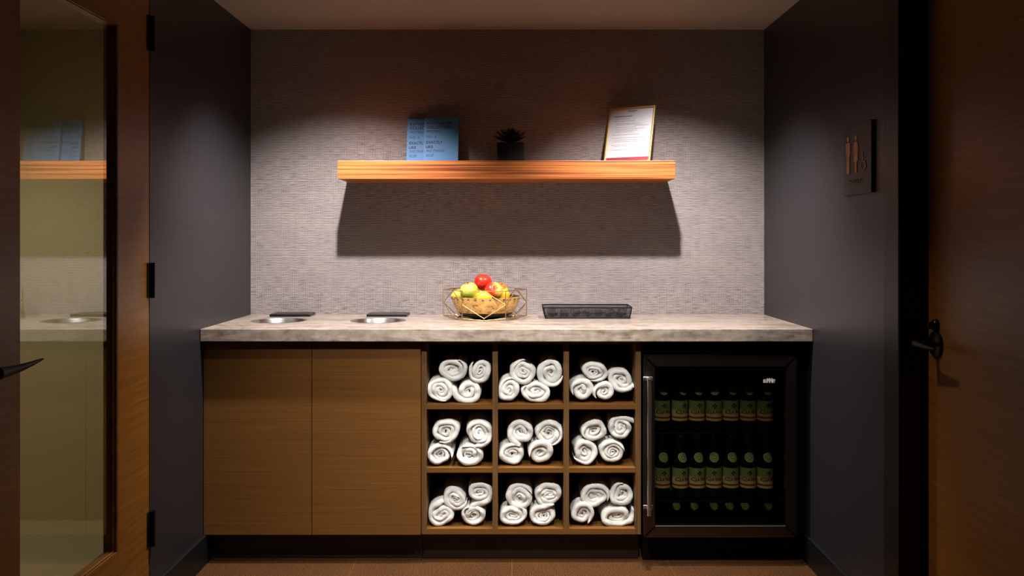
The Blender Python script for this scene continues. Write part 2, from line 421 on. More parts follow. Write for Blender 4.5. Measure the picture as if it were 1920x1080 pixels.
# ------------------------------------------------------------------ rolled towels
def towel(cx, cz, rx, rz, yfront, seed, tail=None):
    """spiral roll; centre cx,cz; semi axes; returns bmesh in local space about (cx, yfront, cz)"""
    R = random.Random(seed)
    h = R.uniform(.0092, .0118)                 # half thickness of the outer layers
    hin = R.choice((.0036, .0052, .0066, .0085)) # the core is folded finer in some
    mean = (rx+rz)/2
    Ro = mean-h*.05
    tight = R.uniform(.80, .92)
    rr_, th0, radii = .003, 0, []
    while rr_ < Ro:
        f_ = min(1, max(0, (rr_-.006)/(Ro-.006)*1.5)); hh_ = hin+(h-hin)*f_
        radii.append((rr_, hh_)); rr_ += 2*hh_*tight/28
    turns = len(radii)/28
    L = R.uniform(.26, .30)
    a0 = R.uniform(0, 2*PI); sgn = R.choice((-1, 1))
    n = len(radii)-1
    so = R.uniform(0, 100)
    ell = (rx/mean, rz/mean)
    cone = R.uniform(-.006, .026); sq = R.uniform(.05, .17); sqa = R.uniform(0, PI)
    skew = R.uniform(-.015, .015); skz = R.uniform(-.006, .012)
    pts = []
    for i in range(n+1):
        t = i/n; th = t*turns*2*PI
        r = radii[i][0]
        k = t**.7
        w = noise.noise(Vector((math.cos(th)*.9, math.sin(th)*.9, so+t*turns*.55)))
        r *= 1+.62*w*(1-.8*t)+sq*math.cos(2*(th*sgn+a0-sqa))*(1-t)*2.2
        ang = a0+sgn*th
        ex = 1+(ell[0]-1)*1.0; ez = 1+(ell[1]-1)*1.0
        pts.append((Vector((r*math.cos(ang)*ex, 0, r*math.sin(ang)*ez)), t))
    # a short loose tail that leaves the roll tangentially
    if tail:
        p, _ = pts[-1]; q, _ = pts[-4]; d = (p-q).normalized()
        for j in range(1, 6):
            d = (d+Vector((tail[0], 0, tail[1]))*.35).normalized(); p = p+d*(tail[2]/5); pts.append((p.copy(), 1))
    N = len(pts); bm = bmesh.new()
    prof = []           # (y, halfthickness factor, side)
    ys = [L, L*.7, L*.45, L*.25, L*.12, L*.06]
    for y in ys: prof.append((y, 1, 1))
    for k in range(0, 9):
        a = -PI/2+PI*k/8
        prof.append((.0105*(1-math.cos(a)), -math.sin(a), 0))
    for y in ys[::-1]: prof.append((y, -1, 1))
    prof = [(y, s) for y, s, _ in prof]
    grid = []
    for i, (p, t) in enumerate(pts):
        q0 = pts[max(i-1, 0)][0]; q1 = pts[min(i+1, N-1)][0]; d = (q1-q0).normalized(); nn = Vector((d.z, 0, -d.x))
        if nn.dot(p) < 0: nn = -nn
        endf = min(1, (i+.35)/2.2, (N-1-i+.35)/2.2)
        yo = cone*(1-t)+.009*noise.noise(Vector((p.x*32, p.z*32, so+7)))+.007*noise.noise(Vector((t*turns*2.3, 0, so+20)))
        ee = min(1, max(0, (n-i)/11)) if not tail else 1
        hl = radii[min(i, n)][1]*(.5+.5*ee); p = p*(1-(1-ee)*hl*.55/max(p.length, .01))
        row = []
        for y, s in prof:
            th_ = hl*endf*(1+.30*noise.noise(Vector((p.x*45, y*30, p.z*45+so))))
            pos = p+nn*s*th_
            puff = 1+.05*noise.noise(Vector((p.x*20, y*12, p.z*20+so*2)))+.03*min(1, y/.06)
            pos = Vector((pos.x*puff+skew*y, y+yo*(1 if y < .1 else 0), pos.z*puff))
            pos += Vector((1, 0, 1))*.0010*noise.noise(pos*160+Vector((so, so, so)))+Vector((0, 1, 0))*.0014*noise.noise(pos*110+Vector((so, 9, so)))
            row.append(bm.verts.new(pos))
        grid.append(row)
    m = len(prof)
    for i in range(N-1):
        for k in range(m-1): bm.faces.new((grid[i][k], grid[i][k+1], grid[i+1][k+1], grid[i+1][k]))
    bm.faces.new(grid[0]); bm.faces.new(grid[-1][::-1])
    for i in range(N-1): bm.faces.new((grid[i][0], grid[i+1][0], grid[i+1][-1], grid[i][-1]))
    return bm
# x0,x1,y0,y1 in the unit's own crop, converted to metres on the towel plane
TW = [
 ((78,223,80,198),(222,342,80,208),(28,160,180,297),(155,298,192,298)),
 ((427,558,80,215),(563,687,80,225),(368,482,170,298),(483,627,192,298)),
 ((762,900,100,200),(903,1027,125,245),(718,830,175,293),(826,938,195,293)),
 ((40,185,375,498),(208,345,385,507),(27,152,497,605),(152,303,497,604)),
 ((418,542,380,502),(542,687,383,508),(370,508,494,606),(508,638,484,605)),
 ((768,898,383,492),(902,1027,363,475),(722,850,475,598),(857,987,478,597)),
 ((103,228,703,820),(212,345,677,788),(33,162,782,893),(187,312,790,894)),
 ((403,547,690,826),(550,682,690,795),(370,508,787,897),(522,655,797,899)),
 ((763,908,688,812),(912,1027,680,800),(720,836,775,893),(865,1026,802,897))]
rown = ('top', 'middle', 'bottom'); coln = ('left', 'middle', 'right')
posn = ('upper left', 'upper right', 'lower left', 'lower right')
tails = {(0, 0): None, (2, 1): (.8, -1, .05), (0, 3): (.4, -.6, .02), (3, 1): (.3, -1, .015), (4, 0): (.4, -.8, .015), (5, 1): (.9, -.5, .045), (6, 1): (-.9, -.8, .045), (6, 2): (1, .0, .03), (7, 3): (1, .1, .04), (7, 1): (.9, -.5, .03), (8, 3): (-1, -.1, .04)}
shelf_z = (uz[5], uz[3], uz[1])
for ci, group in enumerate(TW):
    r, c = divmod(ci, 3)
    for k, (a0, a1, b0, b1) in enumerate(group):
        Y = 3.352 if k < 2 else 3.348
        if ci == 3: Y -= .012
        xa, xb = PX(790+a0/2.571, Y), PX(790+a1/2.571, Y); zt, zb = PZ(640+b0/2.571, Y), PZ(640+b1/2.571, Y)
        if k >= 2: zb = max(zb, shelf_z[r]+.002)
        cx, cz, rx, rz = (xa+xb)/2, (zt+zb)/2, (xb-xa)/2, (zt-zb)/2
        L_in, R_in = (ux[1], ux[3], ux[5])[c]+.002, (ux[2], ux[4], ux[6])[c]-.002
        b = towel(cx, cz, rx*.95, rz*.95, Y, 100+ci*4+k, tails.get((ci, k)))
        for v in b.verts:            # soft cloth gives way to the boards round it
            v.co.x = min(max(v.co.x, L_in-cx), R_in-cx); v.co.z = max(v.co.z, shelf_z[r]+.0008-cz)
        o = obj('rolled_towel', b, M['towel'], None, 180, (cx, Y, cz))
        hole = 'centre cubby' if (r == 1 and c == 1) else '%s %s cubby' % (rown[r], ('left', 'centre', 'right')[c])
        tag(o, 'rolled white towel, %s of the four in the %s' % (posn[k], hole), 'towel', 'rolled towels in the cubbies')

# ------------------------------------------------------------------ fridge and its niche
b = B(); box(b, ux[7]+.0005, XR-.002, 3.345, 3.36, .800, CB-.001); box(b, 1.082, XR-.002, 3.345, 3.36, .11, .800)
tag(obj('filler_panel', b, M['black']), 'black filler panel around the drinks fridge, below the countertop', 'panel')
FD = 3.29; fx0, fx1 = PX(1207.5, FD), PX(1494.5, FD); fz0, fz1 = PZ(1008.5, FD), PZ(667.5, FD)
fr = empty('drinks_fridge', ((fx0+fx1)/2, 3.6, 0), 'black drinks fridge with a dark steel framed glass door', 'fridge')
fr_b = B(); t = .022
bx0, bx1, by0, by1, bz0, bz1 = fx0+.006, fx1-.002, FD+.045, 3.85, .105, .796
box(fr_b, bx0, bx0+t, by0, by1, bz0, bz1); box(fr_b, bx1-t, bx1, by0, by1, bz0, bz1)
box(fr_b, bx0+t, bx1-t, by0, by1, bz0, bz0+.03); box(fr_b, bx0+t, bx1-t, by0, by1, bz1-.02, bz1); box(fr_b, bx0+t, bx1-t, by1-.02, by1, bz0+.03, bz1-.02)
P(obj('fridge_body', fr_b, M['black'], fr))
b = B(); box(b, bx0, bx1, 3.362, 3.40, .001, .104)
for i in range(9): box(b, bx0+.03, bx1-.03, 3.358, 3.363, .018+i*.009, .022+i*.009)
P(obj('kick_grille', b, M['black'], fr))
# mitred frame of the door
def mitre(x0, x1, z0, z1, w, y, t, parent):
    o4 = [(x0, z0), (x1, z0), (x1, z1), (x0, z1)]; i4 = [(x0+w, z0+w), (x1-w, z0+w), (x1-w, z1-w), (x0+w, z1-w)]
    g = .0005
    for k in range(4):
        j = (k+1) % 4; b = bmesh.new()
        quad = [o4[k], o4[j], i4[j], i4[k]]
        cx = sum(q[0] for q in quad)/4; cz = sum(q[1] for q in quad)/4
        prism(b, [(q[0]+(cx-q[0])*.006, q[1]+(cz-q[1])*.01) for q in quad], lambda u, v, d: (u, y+d, v), t)
        bmesh.ops.bevel(b, geom=list(b.edges), offset=.0022, segments=2, affect='EDGES')
        P(obj(('bottom_rail', 'stile', 'top_rail', 'stile')[k], b, M['darksteel'], parent))
mitre(fx0, fx1, fz0, fz1, .0415, FD, .030, fr)
b = B(); box(b, fx0+.040, fx1-.040, FD+.008, FD+.013, fz0+.040, fz1-.040); P(obj('glass_pane', b, M['fridgeglass'], fr))
b = B(); box(b, fx0+.042, fx1-.042, FD-.0005, FD+.007, fz0+.0418, fz0+.0455, .0008); tr_ = P(obj('steel_trim', b, M['steel'], fr)); tr_['label'] = 'bright steel strip'
hx = PX(1218, FD-.04)
b = B(); tube(b, [(hx, FD-.04, PZ(967, FD-.04)), (hx, FD-.04, PZ(714, FD-.04))], .0085, 20)
hd = P(obj('handle', b, M['steel'], fr, 50))
for zz in (PZ(712, FD-.04)+.001, PZ(955, FD-.04)):
    b = B(); tube(b, [(hx, FD-.040, zz-.006), (hx, FD-.040, zz+.002)], [.0095, .0095], 16); tube(b, [(hx, FD-.038, zz-.003), (hx, FD+.001, zz-.003)], .006, 12)
    box(b, hx-.018, hx+.018, FD-.004, FD, zz-.010, zz+.004, .001)
    m = obj('handle_mount', b, M['steel'], hd, 50)
    m.location = (0, 0, 0)
# logo: letters growing towards the middle
b = B(); wds = 'SUMMIT'; lx = PX(1432, FD); step = (PX(1455, FD)-lx)/6; xs = 0
hts = (.70, .82, 1.05, 1.05, .86, .74)
adv = (.0062, .0066, .0088, .0088, .0042, .0062); sc = (PX(1455, FD)-lx)/sum(adv)
xcur = lx
for i, ch in enumerate(wds):
    tb = text_mesh(ch, .0175, 0, .0007, .0002)
    w0 = min(v.co.x for v in tb.verts); w1 = max(v.co.x for v in tb.verts); ww = adv[i]*sc*.90
    zb_ = PZ(718, FD)
    merge(b, tb, lambda co: Vector((xcur+(co.x-w0)/(w1-w0)*ww, FD+.0074-co.z, zb_+co.y*1.3*hts[i])))
    xcur += adv[i]*sc
P(obj('logo_lettering', b, M['white'], fr))
# wire shelves
sh_z = (PZ(805, 3.42), PZ(930.5, 3.42), .150)
for zz in sh_z[:2]:
    b = B(); xa, xb = bx0+t+.002, bx1-t-.002
    box(b, xa, xb, 3.372, 3.378, zz-.012, zz-.002, .001)
    for k in range(26): tube(b, [(xa+.004+k*(xb-xa-.008)/25, 3.378, zz-.003), (xa+.004+k*(xb-xa-.008)/25, 3.82, zz-.003)], .0018, 6)
    P(obj('wire_shelf', b, M['black_plastic'], fr))

# ------------------------------------------------------------------ water bottles
def m_label():
    s = NT('bottle_label'); tc = s.node('ShaderNodeTexCoord'); sp = s.node('ShaderNodeSeparateXYZ'); s.link(tc.outputs['Object'], sp.inputs[0])
    z = sp.outputs[2]; f = s.math('DIVIDE', s.math('SUBTRACT', z, .038), .078)
    rings = s.node('ShaderNodeTexWave', wave_type='RINGS', rings_direction='SPHERICAL'); rings.inputs['Scale'].default_value = 60; rings.inputs['Distortion'].default_value = 1.5
    mp = s.node('ShaderNodeMapping'); mp.inputs['Location'].default_value = (0, .03, -.094); s.link(tc.outputs['Object'], mp.inputs[0]); s.link(mp.outputs[0], rings.inputs[0])
    top = s.mix(rings.outputs['Fac'], srgb(96, 122, 84), srgb(178, 188, 130))
    nz = s.noise(s.coords((40, 40, 60)), 1, 2)
    low = s.mix(nz, srgb(226, 200, 138), srgb(236, 220, 170))
    r = s.ramp(s.math('ADD', f, s.math('MULTIPLY', s.math('SUBTRACT', nz, .5), .12)), [(0, (0, 0, 0, 1)), (.50, (0, 0, 0, 1)), (.58, (1, 1, 1, 1)), (1, (1, 1, 1, 1))])
    col = s.mix(r, low, top)
    band = s.ramp(f, [(.10, (0, 0, 0, 1)), (.13, (1, 1, 1, 1)), (.19, (1, 1, 1, 1)), (.22, (0, 0, 0, 1))])
    col = s.mix(band, col, srgb(170, 44, 30))
    s.link(col, s.b.inputs['Base Color']); s.set(Roughness=.5)
    return s.m
M['label'] = m_label(); M['bglass'] = plain('green_black_glass', srgb(20, 30, 22), .08, spec=.6)
M['bcap'] = plain('bottle_cap', srgb(38, 36, 30), .35, .3); M['redband'] = plain('red_band', srgb(84, 20, 18), .5)
M['medal'] = plain('medallion_paper', srgb(186, 186, 130), .55); M['maroon'] = plain('maroon_ink', srgb(96, 24, 16), .6); M['ink'] = plain('black_ink', srgb(14, 16, 12), .6)
M['capface'] = plain('cap_face', srgb(150, 156, 84), .4)
BR = .0315
def bend(co, r):    # x along the circumference, front faces -y
    a = co.x/r; return Vector((r*math.sin(a), -r*math.cos(a), co.y))
def make_bottle():
    root = empty('water_bottle', (0, 0, 0))
    prof = [(0, .003), (.024, 0), (.029, .002), (BR-.0006, .008), (BR-.0006, .130), (.0300, .140), (.0235, .160), (.0165, .180), (.0135, .200), (.0135, .222), (0, .222)]
    obj('bottle_glass', lathe(B(), prof, 32), M['bglass'], root, 50)
    obj('cap', lathe(B(), [(.0142, .212), (.0150, .214), (.0150, .236), (.0135, .239), (0, .239)], 28), M['bcap'], root, 50)
    obj('neck_band', lathe(B(), [(.0141, .202), (.0146, .203), (.0146, .211), (.0141, .212)], 28), M['redband'], root, 50)
    lab = obj('label', lathe(B(), [(BR-.0004, .038), (BR, .038), (BR, .116), (BR-.0004, .116)], 40), M['label'], root, 50)
    b = B()
    tb = text_mesh('ACQUA PANNA', .0165, 0, .0006, 0, 'CENTER', .92); merge(b, tb, lambda co: bend(Vector((co.x*.66, co.y*1.25+.066, 0)), BR+.0005))
    obj('lettering', b, M['maroon'], lab)
    b = B()     # dark lily cross
    for a in range(4):
        ca, sa = math.cos(a*PI/2), math.sin(a*PI/2)
        poly = [(-.001, .001), (-.001, .003), (-.0034, .0045), (-.0030, .0068), (0, .0098), (.0030, .0068), (.0034, .0045), (.001, .003), (.001, .001)]
        vs = [b.verts.new(bend(Vector((x*ca-y*sa, x*sa+y*ca+.097, 0)), BR+.0006)) for x, y in poly]; b.faces.new(vs)
    obj('emblem', b, M['ink'], lab)
    # shoulder medallion, laid on the slope
    b = B(); ring = []
    def onb(u, w, e=0):
        z = .157+w
        for (r0, h0), (r1, h1) in zip(prof[3:], prof[4:]):
            if h0 <= z <= h1: r = r0+(r1-r0)*(z-h0)/(h1-h0)+.0008+e; break
        a = u/r; return Vector((r*math.sin(a), -r*math.cos(a), z))
    for (ra, rb, m) in ((0, .0200, None),):
        c = b.verts.new(onb(0, 0)); rings = []
        for q in (.25, .5, .75, 1): rings.append([b.verts.new(onb(.0200*q*math.cos(2*PI*k/32), .0180*q*math.sin(2*PI*k/32))) for k in range(32)])
        for k in range(32): b.faces.new((c, rings[0][k], rings[0][(k+1) % 32]))
        for A, D in zip(rings, rings[1:]):
            for k in range(32): b.faces.new((A[k], D[k], D[(k+1) % 32], A[(k+1) % 32]))
    md_ = obj('medallion', b, M['medal'], root, 60)
    b = B()
    for q0, q1 in ((.30, .40), (.66, .74)):
        A = [b.verts.new(onb(.0200*q0*math.cos(2*PI*k/32), .0180*q0*math.sin(2*PI*k/32), .0004)) for k in range(32)]
        D = [b.verts.new(onb(.0200*q1*math.cos(2*PI*k/32), .0180*q1*math.sin(2*PI*k/32), .0004)) for k in range(32)]
        for k in range(32): b.faces.new((A[k], D[k], D[(k+1) % 32], A[(k+1) % 32]))
    obj('medallion_ring', b, M['ink'], md_)
    return root
def copy_tree(o, parent=None):
    c = o.copy(); COL.objects.link(c)
    if parent: c.parent = parent; c.matrix_parent_inverse = o.matrix_parent_inverse.copy()
    for ch in [x for x in bpy.data.objects if x.parent == o]: copy_tree(ch, c)
    return c
proto = make_bottle(); first = True
ordn = ('first', 'second', 'third', 'fourth', 'fifth', 'sixth', 'seventh')
YBt = 3.43
bxs = [1243, 1276.5, 1308.5, 1340.5, 1372.5, 1405, 1437]
RR = random.Random(5)
for row, (zz, nm) in enumerate(((sh_z[0], 'upper'), (sh_z[1], 'middle'))):
    for i, px in enumerate(bxs):
        o = proto if first else copy_tree(proto); first = False
        o.location = (PX(px, YBt-.02), YBt+RR.uniform(-.003, .003), zz-.001)
        o.rotation_euler = (0, 0, (.12, .35, .1, -.1, .15, .05, .2)[i]*(1 if row else 1.1)+RR.uniform(-.06, .06))
        tag(o, 'water bottle with green and cream label, %s from the left on the %s fridge shelf' % (ordn[i], nm), 'bottle', 'bottles standing in the fridge')
for i, px in enumerate((1272, 1305, 1336, 1366, 1400, 1438)):
    o = copy_tree(proto); o.rotation_euler = (PI/2, 0, RR.uniform(-.04, .04)); o.location = (PX(px, 3.42), 3.66, PZ(950, 3.42))
    for ch in o.children:
        if ch.name.startswith('cap'): ch.data = ch.data.copy(); ch.data.materials[0] = M['capface']
    tag(o, 'bottle lying cap forward, %s from the left at the bottom of the fridge' % ordn[i], 'bottle', 'bottles lying at the bottom of the fridge')
b = B(); xa, xb = bx0+t+.002, bx1-t-.002; zz = PZ(950, 3.42)-BR-.002
for k in range(20): tube(b, [(xa+.004+k*(xb-xa-.008)/19, 3.378, zz), (xa+.004+k*(xb-xa-.008)/19, 3.82, zz)], .0018, 6)
P(obj('wire_shelf', b, M['black_plastic'], fr))

# ------------------------------------------------------------------ floating shelf and what stands on it
SX0, SX1, SY, SZ0, SZ1 = -.7287, .682, 3.641, 1.4897, 1.5666
b = B(); box(b, SX0, SX1, SY, YB-.0005, SZ0, SZ1, .0015)
tag(obj('floating_shelf', b, M['shelf']), 'thick striped orange wood shelf floating on the woven wall', 'shelf')
# books
M['blue'] = plain('blue_cover', srgb(54, 120, 176), .5, bscale=60); M['navy'] = plain('navy_ink', srgb(14, 30, 62), .6); M['pages'] = plain('page_edges', srgb(214, 205, 196), .8)
M['paleink'] = plain('pale_blue_ink', srgb(34, 84, 122), .6)
def book(x0, ybase, lean, rz, label):
    w, h, t = .1545, .2105, .020
    e = empty('hardcover_book', (x0, ybase, SZ1+.0006), label, 'book', 'blue books on the shelf'); e.rotation_euler = (-lean, 0, rz)
    b = B(); box(b, 0, w, 0, .002, 0, h, .0006); box(b, 0, w, t-.002, t, 0, h, .0006); box(b, 0, .002, .002, t-.002, 0, h, .0005)
    obj('cover', b, M['blue'], e)
    b = B(); box(b, .0022, w-.004, .0022, t-.0022, .003, h-.003); obj('pages', b, M['pages'], e)
    for nm, mat, lines in (('title_lettering', M['navy'], (('AUTOGRAPH', .0215, 0, .0005, .178, 1.16), ('COLLECTION', .0215, 0, .0005, .160, 1.08), ('EXACTLY', .0205, 0, .0006, .091, 1.05), ('LIKE', .0205, 0, .0006, .071, 1.0))),
                           ('italic_lettering', M['navy'], (('HOTELS', .0195, .42, 0, .142, 1.12), ('NOTHING', .0195, .42, 0, .053, 1.15), ('ELSE', .0195, .42, 0, .033, 1.1))),
                           ('number_lettering', M['paleink'], (('NO. 4', .0200, 0, .0002, .117, 1.1),))):
        b = B()
        for tx, sz, sh, bo, zz, sp in lines: merge(b, text_mesh(tx, sz, sh, bo, .0001, 'LEFT', sp), lambda co: Vector((.011+co.x*.80, -.0004-co.z, zz+co.y*.82+.002)))
        obj(nm, b, mat, e)
    return e
book(PX(761.5, 3.86), 3.856, .17, -.06, 'blue book leaning at the back, half covered by its twin')
book(PX(793.5, 3.835), 3.826, .17, -.06, 'blue book leaning in front, its whole cover showing')
# plant
pot = empty('potted_succulent', (PX(957.5, 3.73)+.0, 3.775, SZ1+.0005), 'small dark spiky succulent in a square black pot on the shelf', 'plant')
b = B(); box(b, -.060, .060, -.055, .055, 0, .083, .004, 3)
for v in b.verts:
    k = 1-.03*(1-v.co.z/.083); v.co.x *= k; v.co.y *= k
obj('pot', b, plain('matte_black_pot', srgb(13, 13, 15), .6), pot)
b = B(); box(b, -.052, .052, -.048, .048, .078, .0845); obj('soil', b, plain('dark_soil', srgb(26, 20, 16), .9, bump=.8), pot)
b = B(); R = random.Random(3)
for ring, (n, tilt, L) in enumerate(((13, 1.26, .082), (12, 1.0, .076), (10, .72, .062), (8, .42, .058), (5, .15, .052))):
    for k in range(n):
        a = 2*PI*(k+.5*ring)/n+R.uniform(-.12, .12); tl = tilt+R.uniform(-.1, .1); ll = L*R.uniform(.85, 1.1)
        d = Vector((math.cos(a)*math.sin(tl), math.sin(a)*math.sin(tl), math.cos(tl))); sd = Vector((-math.sin(a), math.cos(a), 0)); up = sd.cross(d)
        rings = []
        for s_, wd in ((0, .004), (.3, .0075), (.65, .0085), (.85, .0055), (1, .0006)):
            c_ = Vector((0, 0, .088))+d*ll*s_+Vector((0, 0, 1))*.010*s_*s_
            rings.append([b.verts.new(c_+sd*wd*math.cos(q)+up*wd*.38*math.sin(q)) for q in (0, PI/3, 2*PI/3, PI, 4*PI/3, 5*PI/3)])
        for A, D in zip(rings, rings[1:]):
            for q in range(6): b.faces.new((A[q], A[(q+1) % 6], D[(q+1) % 6], D[q]))
        b.faces.new(rings[-1])
obj('leaves', b, plain('dark_succulent', srgb(16, 24, 16), .5), pot, 60)
# framed notice
fw, fh, lean, yaw = .212, .262, math.radians(17), math.radians(28)
fe = empty('picture_frame', (.4036, 3.826, SZ1+.001), 'gold framed printed notice leaning askew at the right end of the shelf', 'picture frame')
fe.rotation_mode = 'XYZ'; fe.matrix_basis = Matrix.Translation(fe.location) @ Matrix.Rotation(-yaw, 4, 'Z') @ Matrix.Rotation(-lean, 4, 'X')
M['gold'] = plain('gold_frame', srgb(186, 158, 96), .35, .6)
b = B(); bw = .0075
box(b, 0, bw, -.010, .004, 0, fh, .001); box(b, fw-bw, fw, -.010, .004, 0, fh, .001); box(b, bw, fw-bw, -.010, .004, 0, bw, .001); box(b, bw, fw-bw, -.010, .004, fh-bw, fh, .001)
obj('frame_moulding', b, M['gold'], fe)
b = B(); box(b, bw, fw-bw, -.002, .003, bw, fh-bw); sheet = obj('notice_sheet', b, plain('white_paper', srgb(196, 195, 200), .45, bscale=30), fe)
b = B(); box(b, bw+.001, fw-bw-.001, -.0028, -.0021, bw+.003, bw+.019); st = obj('maroon_band', b, plain('maroon_print', srgb(140, 44, 54), .5), sheet)
b = B(); R = random.Random(9)
def dash(z, x0, x1, hh, b=b):
    x = x0
    while x < x1:
        w_ = R.uniform(.003, .010); box(b, x, min(x+w_, x1), -.0026, -.0021, z, z+hh); x += w_+.0016
box_t = (.102, .128)
for z, x0_, x1_, hh in ((.219, .026, .110, .0042), (.208, .026, .098, .0012), (.198, .026, .120, .0012), (.186, .034, .150, .0012), (.180, .034, .160, .0012), (.174, .122, .190, .0012), (.168, .034, .130, .001), (.160, .034, .172, .001), (.152, .034, .140, .001), (.145, .034, .120, .001), (.133, .026, .150, .0012), (.118, .026, .176, .0012), (.108, .034, .140, .001), (.100, .034, .178, .0012), (.086, .026, .120, .001), (.080, .034, .10, .001), (.062, .026, .168, .0012)):
    dash(z, x0_, x1_, hh)
dash(.243, .090, .128, .0045); dash(.237, .096, .122, .001)
obj('printed_lines', b, plain('grey_ink', srgb(104, 98, 104), .6), sheet)

# ------------------------------------------------------------------ wire fruit basket
BX, BY = -.115, 3.725; RH = .178; zT, zL = 1.0245, .9125
bas = empty('fruit_basket', (BX, BY, CT), 'geometric brass wire basket holding a golden fruit bowl on the counter', 'basket')
b = B(); wr = .0018
V = lambda r, k, z, off=0: Vector((r*math.cos(PI/3*k+off), r*math.sin(PI/3*k+off), z-CT))
def wire(p, q, r=wr): tube(b, [p, q], r, 8)
for k in range(6):
    A, Bv, C, D = V(RH, k, zT), V(RH, k+1, zT), V(RH, k+1, zL), V(RH, k, zL)
    wire(A, Bv); wire(A, D)
    mt, mb, ml, mr = (A+Bv)/2, (C+D)/2, (A+D)/2, (Bv+C)/2
    for p, q in ((mt, ml), (ml, mb), (mb, mr), (mr, mt)): wire(p, q)
    base = V(.136, k+.5, CT+.0020)
    wire(D, base); wire(C, base); wire(mb, base); wire(base, V(.136, k+1.5, CT+.0020))
obj('wire_frame', b, M['brass'], bas, 50)
s = NT('hammered_gold'); n = s.noise(s.coords((26, 26, 40)), 1, 4, .65, 1.0)
s.link(s.ramp(n, [(.32, srgb(96, 70, 34)), (.42, srgb(204, 160, 92)), (.6, srgb(236, 196, 124)), (.8, srgb(220, 176, 104))]), s.b.inputs['Base Color'])
s.set(Roughness=.42, Metallic=.45); s.bump(n, .7, .004)
gold = s.m
b = lathe(B(), [(0, .006), (.060, .006), (.096, .014), (.122, .033), (.137, .058), (.1445, .082), (.147, .094), (.1455, .095), (.143, .083), (.1355, .059), (.1205, .035), (.094, .017), (.055, .009), (0, .009)], 64, (.003, 0, 0))
bmesh.ops.recalc_face_normals(b, faces=b.faces); b.normal_update()
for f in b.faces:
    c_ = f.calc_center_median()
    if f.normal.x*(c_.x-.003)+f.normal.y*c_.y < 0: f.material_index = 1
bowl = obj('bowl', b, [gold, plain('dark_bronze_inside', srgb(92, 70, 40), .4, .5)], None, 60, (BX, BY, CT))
tag(bowl, 'golden hammered fruit bowl sitting inside the wire basket', 'bowl')
b = B()
for k in range(30):
    a = 2*PI*k/30+.05
    box(b, -.004, .004, -.0008, .0008, -.0016, .0016)
    for v in list(b.verts)[-8:]:
        c_ = v.co.copy(); rr = .1462; v.co = Vector((.003+(rr+.0006+c_.y)*math.cos(a)-c_.x*math.sin(a), (rr+.0006+c_.y)*math.sin(a)+c_.x*math.cos(a), .086+c_.z))
obj('rim_holes', b, M['ink'], bowl)
b = lathe(B(), [(0, .0004), (.052, .0004), (.064, .0040), (.0975, .0118), (.114, .0225), (.1155, .0262), (.112, .0230), (.096, .0142), (.060, .0062), (0, .0062)], 56, (.003, 0, 0)); obj('bowl_foot_shade', b, plain('foot_shade_tone', srgb(30, 26, 12), .5, .5), bowl, 50)  # foot widened into a dark shell; its colour stands in for shade underneath

def m_fruit(name, stops, seed, axis=(0, 0, 1), sc=9, rough=.28):
    s = NT(name); tc = s.node('ShaderNodeTexCoord'); mp = s.node('ShaderNodeMapping'); mp.inputs['Location'].default_value = (seed, seed*2, 0); s.link(tc.outputs['Object'], mp.inputs[0])
    n = s.noise(mp.outputs[0], sc*2, 3, .5); dn = s.node('ShaderNodeVectorMath', operation='DOT_PRODUCT'); s.link(tc.outputs['Object'], dn.inputs[0]); dn.inputs[1].default_value = axis
    f = s.math('ADD', s.math('MULTIPLY', dn.outputs['Value'], 12), n)
    s.link(s.ramp(f, stops), s.b.inputs['Base Color']); s.set(Roughness=rough); s.b.inputs['Coat Weight'].default_value = .2
    return s.m
def apple(r, mat, loc, rot, label, stem=True, tall=.92):
    prof = []
    for i in range(25):
        th = PI*i/24; rr = math.sin(th)**.9*(1+.06*math.cos(th)); z = math.cos(th)*tall
        z -= .34*math.exp(-(rr/.26)**2)*(1 if z > 0 else -.5)
        prof.append((max(0, rr*r) if 0 < i < 24 else 0, z*r))
    e = obj('apple', lathe(B(), prof, 36), mat, None, 180, loc); e.rotation_euler = rot
    b = B(); tube(b, [(0, 0, r*tall*.52), (.001, 0, r*tall*.8), (.004, 0, r*tall*1.05)], [.0012, .0012, .0018], 8); obj('stem', b, plain('apple_stem', srgb(88, 60, 34), .7), e, 60)
    return tag(e, label, 'apple', 'apples in the bowl')
def lemon(r, loc, rot, label, col=(232, 196, 40)):
    prof = [(0, -1.42), (.12, -1.38), (.2, -1.25)]+[(math.cos(a)**.8, math.sin(a)*1.2) for a in [(-1.2+2.4*i/14) for i in range(15)]]+[(.2, 1.25), (.12, 1.38), (0, 1.42)]
    o = obj('lemon', lathe(B(), [(x*r, z*r) for x, z in prof], 28), plain('lemon_peel', srgb(*col), .35, bump=.3, bscale=350), None, 180, loc); o.rotation_euler = rot
    return tag(o, label, 'lemon', 'lemons in the bowl')
RED = m_fruit('red_apple', [(0, srgb(150, 16, 14)), (.5, srgb(206, 32, 24)), (1, srgb(216, 60, 36))], 1)
BLUSH = m_fruit('blush_apple', [(.30, srgb(204, 52, 30)), (.55, srgb(214, 74, 40)), (.78, srgb(232, 188, 84))], 2, (1, 0, .3))
GREEN = m_fruit('green_apple', [(.5, srgb(176, 186, 60)), (.80, srgb(206, 206, 96)), (1.0, srgb(216, 90, 40))], 3, (-.1, .2, .9))
YEL = m_fruit('yellow_apple', [(.3, srgb(222, 170, 50)), (.6, srgb(236, 196, 70)), (.9, srgb(214, 110, 40))], 4)
def at(px, py, Y): return (PX(px, Y), Y, PZ(py, Y))
apple(.0380, RED, at(905.5, 529.5, 3.735), (.25, .1, 0), 'glossy red apple on the very top of the fruit pile')
apple(.0385, BLUSH, at(925, 546, 3.675), (1.1, .15, .4), 'red and yellow apple at the front right of the pile')
